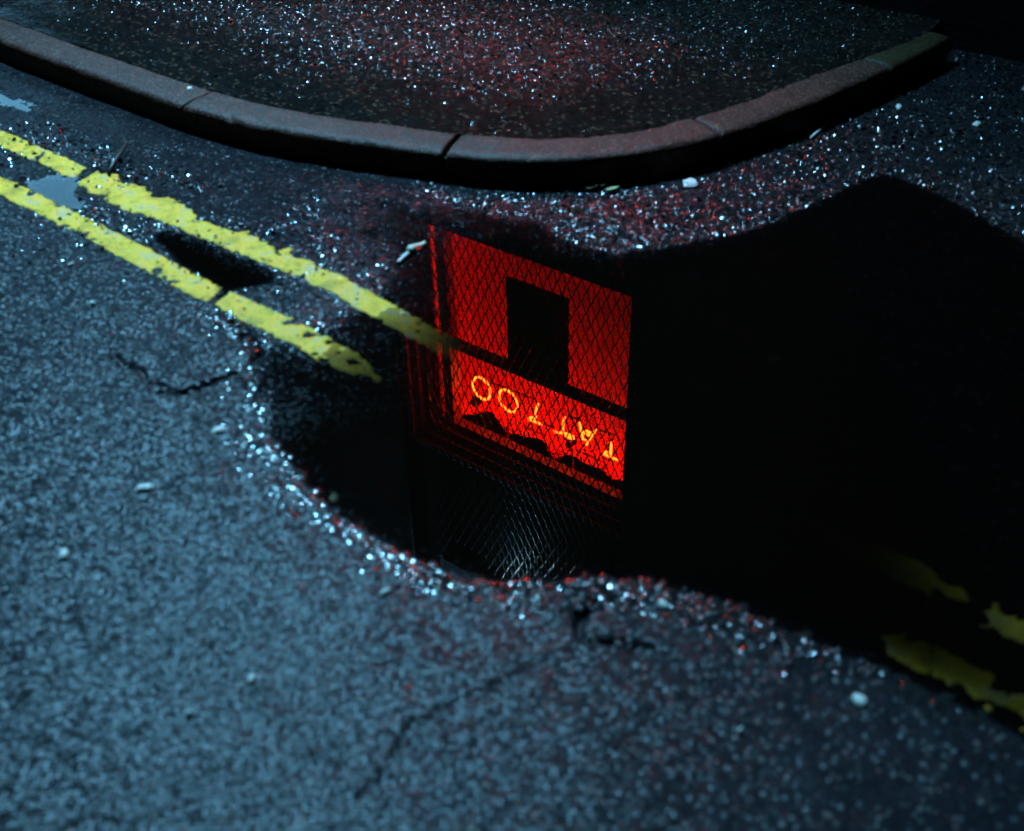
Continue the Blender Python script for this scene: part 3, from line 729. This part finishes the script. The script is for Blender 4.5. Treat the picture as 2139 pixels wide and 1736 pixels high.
# expanded metal guard over the whole shopfront
guard = empty('mesh_guard', (P0[0], P0[1], 0), WA); tag(guard, 'diamond wire mesh guard over the red shop window', 'security mesh')
MO = .018; DW, DH = .058, .118
m0, m1, mz0, mz1 = S_L + .20, S_R - .004, Z_B + .05, Z_T - .06
b = MB()
def wire(p, q): b.tube([(p[0], MO, p[1]), (q[0], MO, q[1])], .0017, 4)
nzs = int((mz1 - mz0) / (DH / 2)); nxs = int((m1 - m0) / (DW / 2))
for sgn in (1, -1):
    for i in range(-nzs, nxs + nzs):
        pts = []
        for j in range(nzs + 1):
            x_ = m0 + (i + sgn * j) * DW / 2
            if m0 <= x_ <= m1 and ((i + sgn * j + j) % 2 == 0 or True):
                # strands bow so that each opening is a rounded diamond
                pts.append((x_, MO + .0012 * (-1) ** j * sgn, mz0 + j * DH / 2))
        if len(pts) > 1 and i % 2 == 0:
            pp = []
            for a_, c_ in zip(pts[:-1], pts[1:]):
                A = np.array(a_); Cc = np.array(c_); d = Cc - A
                pp += [tuple(A), tuple(A + d * (.30, .3, .18)), tuple(A + d * (.70, .7, .82))]
            pp.append(pts[-1]); b.tube(pp, .0038, 5)
tag(b.build('mesh', M['wire'], guard), kind='stuff')
# zigzag knots need no extra pieces; the frame bars hold the sheet
for bx in ((m0, m1, mz1, mz1 + .02), (m0, m1, mz0 - .02, mz0)):
    MB().box(bx[0], bx[1], MO - .008, MO + .008, bx[2], bx[3]).build('frame_bar', M['rail'], guard)

# pipes on the wall
for (px, py), r_, z0_, z1_, lab in (((850, 960), .004, 1.2, 6.0, 'thin steel conduit left of the red window'), ((495, 560), .006, .4, 5.0, 'steel conduit far left on the shop wall'), ((1297, 1130), .003, 2.9, 6.0, 'thin steel cable at the right edge of the wire mesh')):
    s_ = W(px, py)[0]
    if px == 1297: s_ = S_R + .006
    pc = empty('conduit', (P0[0], P0[1], 0), WA); tag(pc, lab, 'pipe', 'pipes on the shop wall')
    MB().tube([(s_, -.012, z0_), (s_, -.012, z1_)], r_, 8).build('pipe', M['steel'], pc, smooth=True)
    for z_ in np.arange(z0_ + .3, z1_, 1.1): MB().box(s_ - .014, s_ + .014, -.012 - r_ - .002, 0, z_ - .008, z_ + .008).build('clip', M['rail'], pc)

# louvred vent above
v0, v1 = W(925, 1165)[0], W(1010, 1200)[0]; vz = W(925, 1165)[1]
vent = empty('vent_box', (P0[0], P0[1], 0), WA); tag(vent, 'grey louvred vent box with an added light above the left end of the wire mesh', 'lamp')
MB().box(v0, v1 + .12, -.025, 0, vz - .05, vz + .10).build('housing', M['vent'], vent, bevel=.004)
for k_ in range(5): MB().box(v0 + .02, v1 + .10, -.036, -.024, vz - .035 + k_ * .028, vz - .022 + k_ * .028).build('louvre', M['vent'], vent)

lo, L = local_light('mesh_glint_light', 'SPOT', ((v0 + v1) / 2 + .1, -.22, vz + .12), (.45, .85, 1.0), 40.0, vent)  # spot added at the vent to put cool glints on the wire mesh
L.shadow_soft_size = .02; L.spot_size = math.radians(110); L.spot_blend = .8
d_ = Vector((-1.62, .02, 3.12)) - Vector(lo.location); lo.rotation_euler = d_.to_track_quat('-Z', 'Y').to_euler()
# wall lantern that lights the street
lamp = empty('wall_lamp', LAMP_POS); tag(lamp, 'cool white wall lamp on a bracket high on the shop wall', 'lamp')
MB().tube([(0, 0, .16), (.10, .13, .22), (.32, .41, .20), (.36, .46, .0)], .018, 8).build('bracket', M['rail'], lamp, smooth=True)
b = MB(); b.tube([(0, 0, .03), (0, 0, .07), (0, 0, .14), (0, 0, .17)], [.15, .15, .09, .03], 20); b.build('housing', M['rail'], lamp, smooth=False)
MB().tube([(0, 0, .018), (0, 0, .028)], .12, 20).build('lens', M['lens'], lamp)
lo, L = local_light('lamp_light', 'SPOT', (0, 0, -.01), LAMP_COL, LAMP_WATTS, lamp)
L.shadow_soft_size = .11; L.spot_size = math.radians(58); L.spot_blend = 1.0
l2, L2 = local_light('lamp_spill', 'POINT', (0, 0, -.03), LAMP_COL, LAMP_WATTS * .08, lamp); L2.shadow_soft_size = .11
tgt = Vector((-.62, 1.75, 0)); lo.rotation_euler = (tgt - Vector(LAMP_POS)).to_track_quat('-Z', 'Y').to_euler()

# neighbouring shop with a lit window
nb = empty('neighbour_shop', (P0[0], P0[1], 0), WA); tag(nb, 'dark shop next door with a pale blue lit window', 'shop')
ls0, ls1, lz0, lz1 = -7.6, -5.62, 1.45, 2.75
def nbx(name, m, *bb, bevel=0): return MB().box(*bb).build(name, m, nb, bevel=bevel)
nbx('wall', M['black_wall'], ls1, -5.253, .01, .5, -.2, HB - 1)
nbx('wall', M['black_wall'], -12, ls0, .01, .5, -.2, HB - 1)
nbx('wall', M['black_wall'], ls0, ls1, .01, .5, -.2, lz0); nbx('wall', M['black_wall'], ls0, ls1, .01, .5, lz1, HB - 1)
nbx('lit_pane', M['lit'], ls0, ls1, .09, .10, lz0, lz1)
for s_ in (ls0 + .5,): nbx('glazing_bar', M['bar'], s_ - .02, s_ + .02, .05, .088, lz0, lz1)

# ------------------------------------------------------------------ litter and small things
def rz1(p): return float(road_h(np.array([p[0]]), np.array([p[1]]), False)[0])
def put(o, px, py, rz=0, z=None, dz=0):
    p = G(px, py, 0 if z is None else z); o.location = (p[0], p[1], (max(0, rz1(p)) if z is None else z) + dz); o.rotation_euler[2] = rz; return o
def blob(name, m, r, h, seed, lab, cat, grp, px, py, z=None, dz=0):
    g = np.random.default_rng(seed); v = []; f = []; n_ = 14
    rad = r * (1 + .28 * np.sin(np.arange(n_) / n_ * 6.283 * 2 + g.uniform(0, 6)) + .12 * g.normal(size=n_)); el = g.uniform(.65, 1.0); a0 = g.uniform(0, 3.14)
    v.append((0, 0, h))
    for q_, z_ in ((.5, .92), (.85, .6), (1, -.2)):
        for k_ in range(n_):
            a = k_ / n_ * 6.283; X_, Y_ = rad[k_] * q_ * math.cos(a), rad[k_] * q_ * math.sin(a) * el
            v.append((X_ * math.cos(a0) - Y_ * math.sin(a0), X_ * math.sin(a0) + Y_ * math.cos(a0), h * z_ + .0004 * g.normal()))
    f += [(0, 1 + k_, 1 + (k_ + 1) % n_) for k_ in range(n_)]
    for r_ in range(2):
        for k_ in range(n_): A, B = 1 + r_ * n_ + k_, 1 + r_ * n_ + (k_ + 1) % n_; f.append((A, A + n_, B + n_, B))
    o = MB().add(v, f).build(name, m, smooth=True); tag(o, lab, cat, grp)
    return put(o, px, py, z=z, dz=dz)
for i, (px, py, r_, lab) in enumerate(((305, 1027, .012, 'oval pale gum spot on dry asphalt left of the puddle'), (458, 903, .0105, 'pale gum spot below the crack near the left puddle rim'), (137, 1167, .0085, 'pale gum spot nearest the left edge of the road'), (805, 1243, .0075, 'small bright gum spot just below the puddle rim'), (528, 1427, .0065, 'small gum spot on the blue lit foreground asphalt'), (1793, 1467, .0085, 'white gum spot on the dark asphalt lower right'), (1385, 1266, .008, 'dim gum spot right of the forked crack'), (1877, 226, .012, 'pale gum spot on the road beside the far kerb end'), (2040, 262, .012, 'pale gum spot on the dark road at upper right'), (1545, 1535, .004, 'tiny pale fleck in the right foreground'), (398, 1500, .004, 'tiny pale fleck in the left foreground'), (150, 560, .005, 'small pale fleck below the lower yellow line'), (195, 640, .006, 'pale fleck on the road farther below the yellow lines'))):
    blob('chewing_gum', M['gum'], r_ * 1.25, .005, 400 + i, lab, 'chewing gum', 'pale gum spots on the road', px, py, dz=.0034)
o = blob('chewing_gum', M['leaf'], .011, .003, 450, 'dim gum spot under the water near the lower left rim', 'chewing gum', 'pale gum spots on the road', 697, 1036)
o.location.z = rz1(o.location) + .001

# cigarette end and wrapper
p = G(841, 541); q = G(849, 528)
cb = empty('cigarette_end'); tag(cb, 'white cigarette end floating by the puddle edge', 'cigarette end')
a, bb = G(832, 552), G(855, 531); d = math.atan2(bb[1] - a[1], bb[0] - a[0]); ln = min(.05, float(np.linalg.norm(bb - a)))
MB().tube([(0, 0, 0), (.002, 0, 0), (ln - .003, 0, .001), (ln, 0, .001)], [.0042, .005, .005, .0040], 12).build('paper_tube', M['white'], cb, smooth=True)
MB().tube([(ln, 0, .001), (ln + .004, .001, .001)], .0038, 10).build('burnt_tip', M['twig'], cb)
cb.location = (a[0], a[1], max(rz1(a), 0) + .005); cb.rotation_euler[2] = d
ws = empty('wrapper_scrap'); tag(ws, 'curled pale wrapper scrap with a red patch by the cigarette end', 'litter')
pts = [G(*t) for t in ((857, 529), (862, 522), (872, 517), (882, 515), (889, 513))]; o0 = pts[0]
b = MB(); vs = []
for i, p_ in enumerate(pts):
    t_ = pts[min(i + 1, 4)] - pts[max(i - 1, 0)]; t_ = t_ / np.linalg.norm(t_); nn_ = np.array([-t_[1], t_[0]]) * (.010, .012, .011, .009, .006)[i]
    for j_, zz_ in ((-1, .004), (0, .010), (1, .006)): vs.append((*(p_ + nn_ * j_ - o0), zz_ + .003 * math.sin(i * 2)))
b.add(vs, [(i * 3 + j_, i * 3 + 3 + j_, i * 3 + 4 + j_, i * 3 + 1 + j_) for i in range(4) for j_ in range(2)])
s1 = b.build('curled_strip', M['scrap'], ws, smooth=True); s1.modifiers.new('t', 'SOLIDIFY').thickness = .0012
c = G(869, 525) - o0; e = G(880, 520) - o0
t_ = e - c; nn_ = np.array([-t_[1], t_[0]]) * .35
b = MB(); b.add([(*(c - nn_), .003), (*(c + nn_), .009), (*(e + nn_ * .7), .008), (*(e - nn_ * .7), .003)], [(0, 3, 2, 1)])
s2 = b.build('red_patch', M['redbit'], ws); s2.modifiers.new('t', 'SOLIDIFY').thickness = .0012  # small saturated red piece beside the curled strip
ws.location = (o0[0], o0[1], max(rz1(o0), 0) + .002)

# white stick in the gutter, twig on the line, leaves and paper
a, bb = G(1693, 292), G(1731, 262); d = bb - a
o = MB().tube([(0, 0, 0), (d[0] * .5, d[1] * .5, .003), (d[0], d[1], .004)], .0032, 8).build('lolly_stick', M['white'], smooth=True); tag(o, 'white stick lying in the gutter below the kerb', 'stick'); o.location = (a[0], a[1], rz1(a) + .006)
a, bb = G(228, 368), G(270, 312); d = bb - a
o = MB().tube([(0, 0, 0), (d[0] * .3, d[1] * .3 + .004, .006), (d[0] * .6, d[1] * .6 - .003, .009), (d[0], d[1], .012)], [.006, .007, .006, .004], 7).build('twig', M['twig'], smooth=True); tag(o, 'dark twig lying across the upper yellow line', 'twig'); o.location = (a[0], a[1], rz1(a) + .008)
def leaf(px, py, L_, wd, rz, m, lab, name='dry_leaf', cat='leaf', grp='dry leaves in the gutter', z=None):
    vs = []; n_ = 7
    for i in range(n_):
        f_ = i / (n_ - 1); w_ = wd * math.sin(math.pi * (f_ * .9 + .05)); zz_ = .004 + .008 * f_ * f_
        vs += [(f_ * L_, -w_, zz_ + .004), (f_ * L_, 0, zz_), (f_ * L_, w_, zz_ + .003)]
    o = MB().add(vs, [(i * 3 + j_, i * 3 + 3 + j_, i * 3 + 4 + j_, i * 3 + 1 + j_) for i in range(n_ - 1) for j_ in range(2)]).build(name, m, smooth=True)
    o.modifiers.new('t', 'SOLIDIFY').thickness = .001
    tag(o, lab, cat, grp); return put(o, px, py, rz, z=z, dz=.001)
leaf(1215, 399, .045, .010, .1, M['leaf'], 'dry leaf against the foot of the kerb, leftmost of three')
leaf(1262, 402, .040, .008, .05, M['leaf'], 'thin dry leaf at the foot of the kerb, between two others')
leaf(1238, 394, .035, .009, -.2, M['leaf'], 'dry leaf tucked closest to the kerb face, above two others')
leaf(1610, 312, .030, .010, .8, M['leaf'], 'small dry leaf in the gutter left of the white stick')
leaf(2165 * .0 + 2150 * .0 + 2175, 330, .05, .006, .0, M['leaf'], 'thin brown leaf stalk on the road at upper right') if False else None
def crumple(px, py, r_, seed, lab, z=None):
    g = np.random.default_rng(seed); bm = bmesh.new(); bmesh.ops.create_icosphere(bm, subdivisions=2, radius=r_)
    for v_ in bm.verts: v_.co *= 1 + g.uniform(-.28, .28); v_.co.z *= .5
    me = bpy.data.meshes.new('paper'); bm.to_mesh(me); bm.free(); me.materials.append(M['white'])
    o = bpy.data.objects.new('crumpled_paper', me); C.objects.link(o); tag(o, lab, 'paper'); return put(o, px, py, z=z, dz=r_ * .3)
crumple(1439, 387, .020, 5, 'crumpled white paper in the gutter below the kerb')
crumple(1334, 386, .010, 6, 'small white paper pellet near the foot of the kerb')
blob('chewing_gum', M['gum'], .010, .004, 470, 'pale spot by the left kerb joint', 'chewing gum', 'pale gum spots on the road', 396, 184, z=KZ + .002)
blob('moss_tuft', plain('moss', (.12, .13, .03), .8, bump=.003, scale=200), .014, .008, 471, 'yellow green moss in the right kerb joint', 'moss', None, 1496, 268, z=KZ - .006)
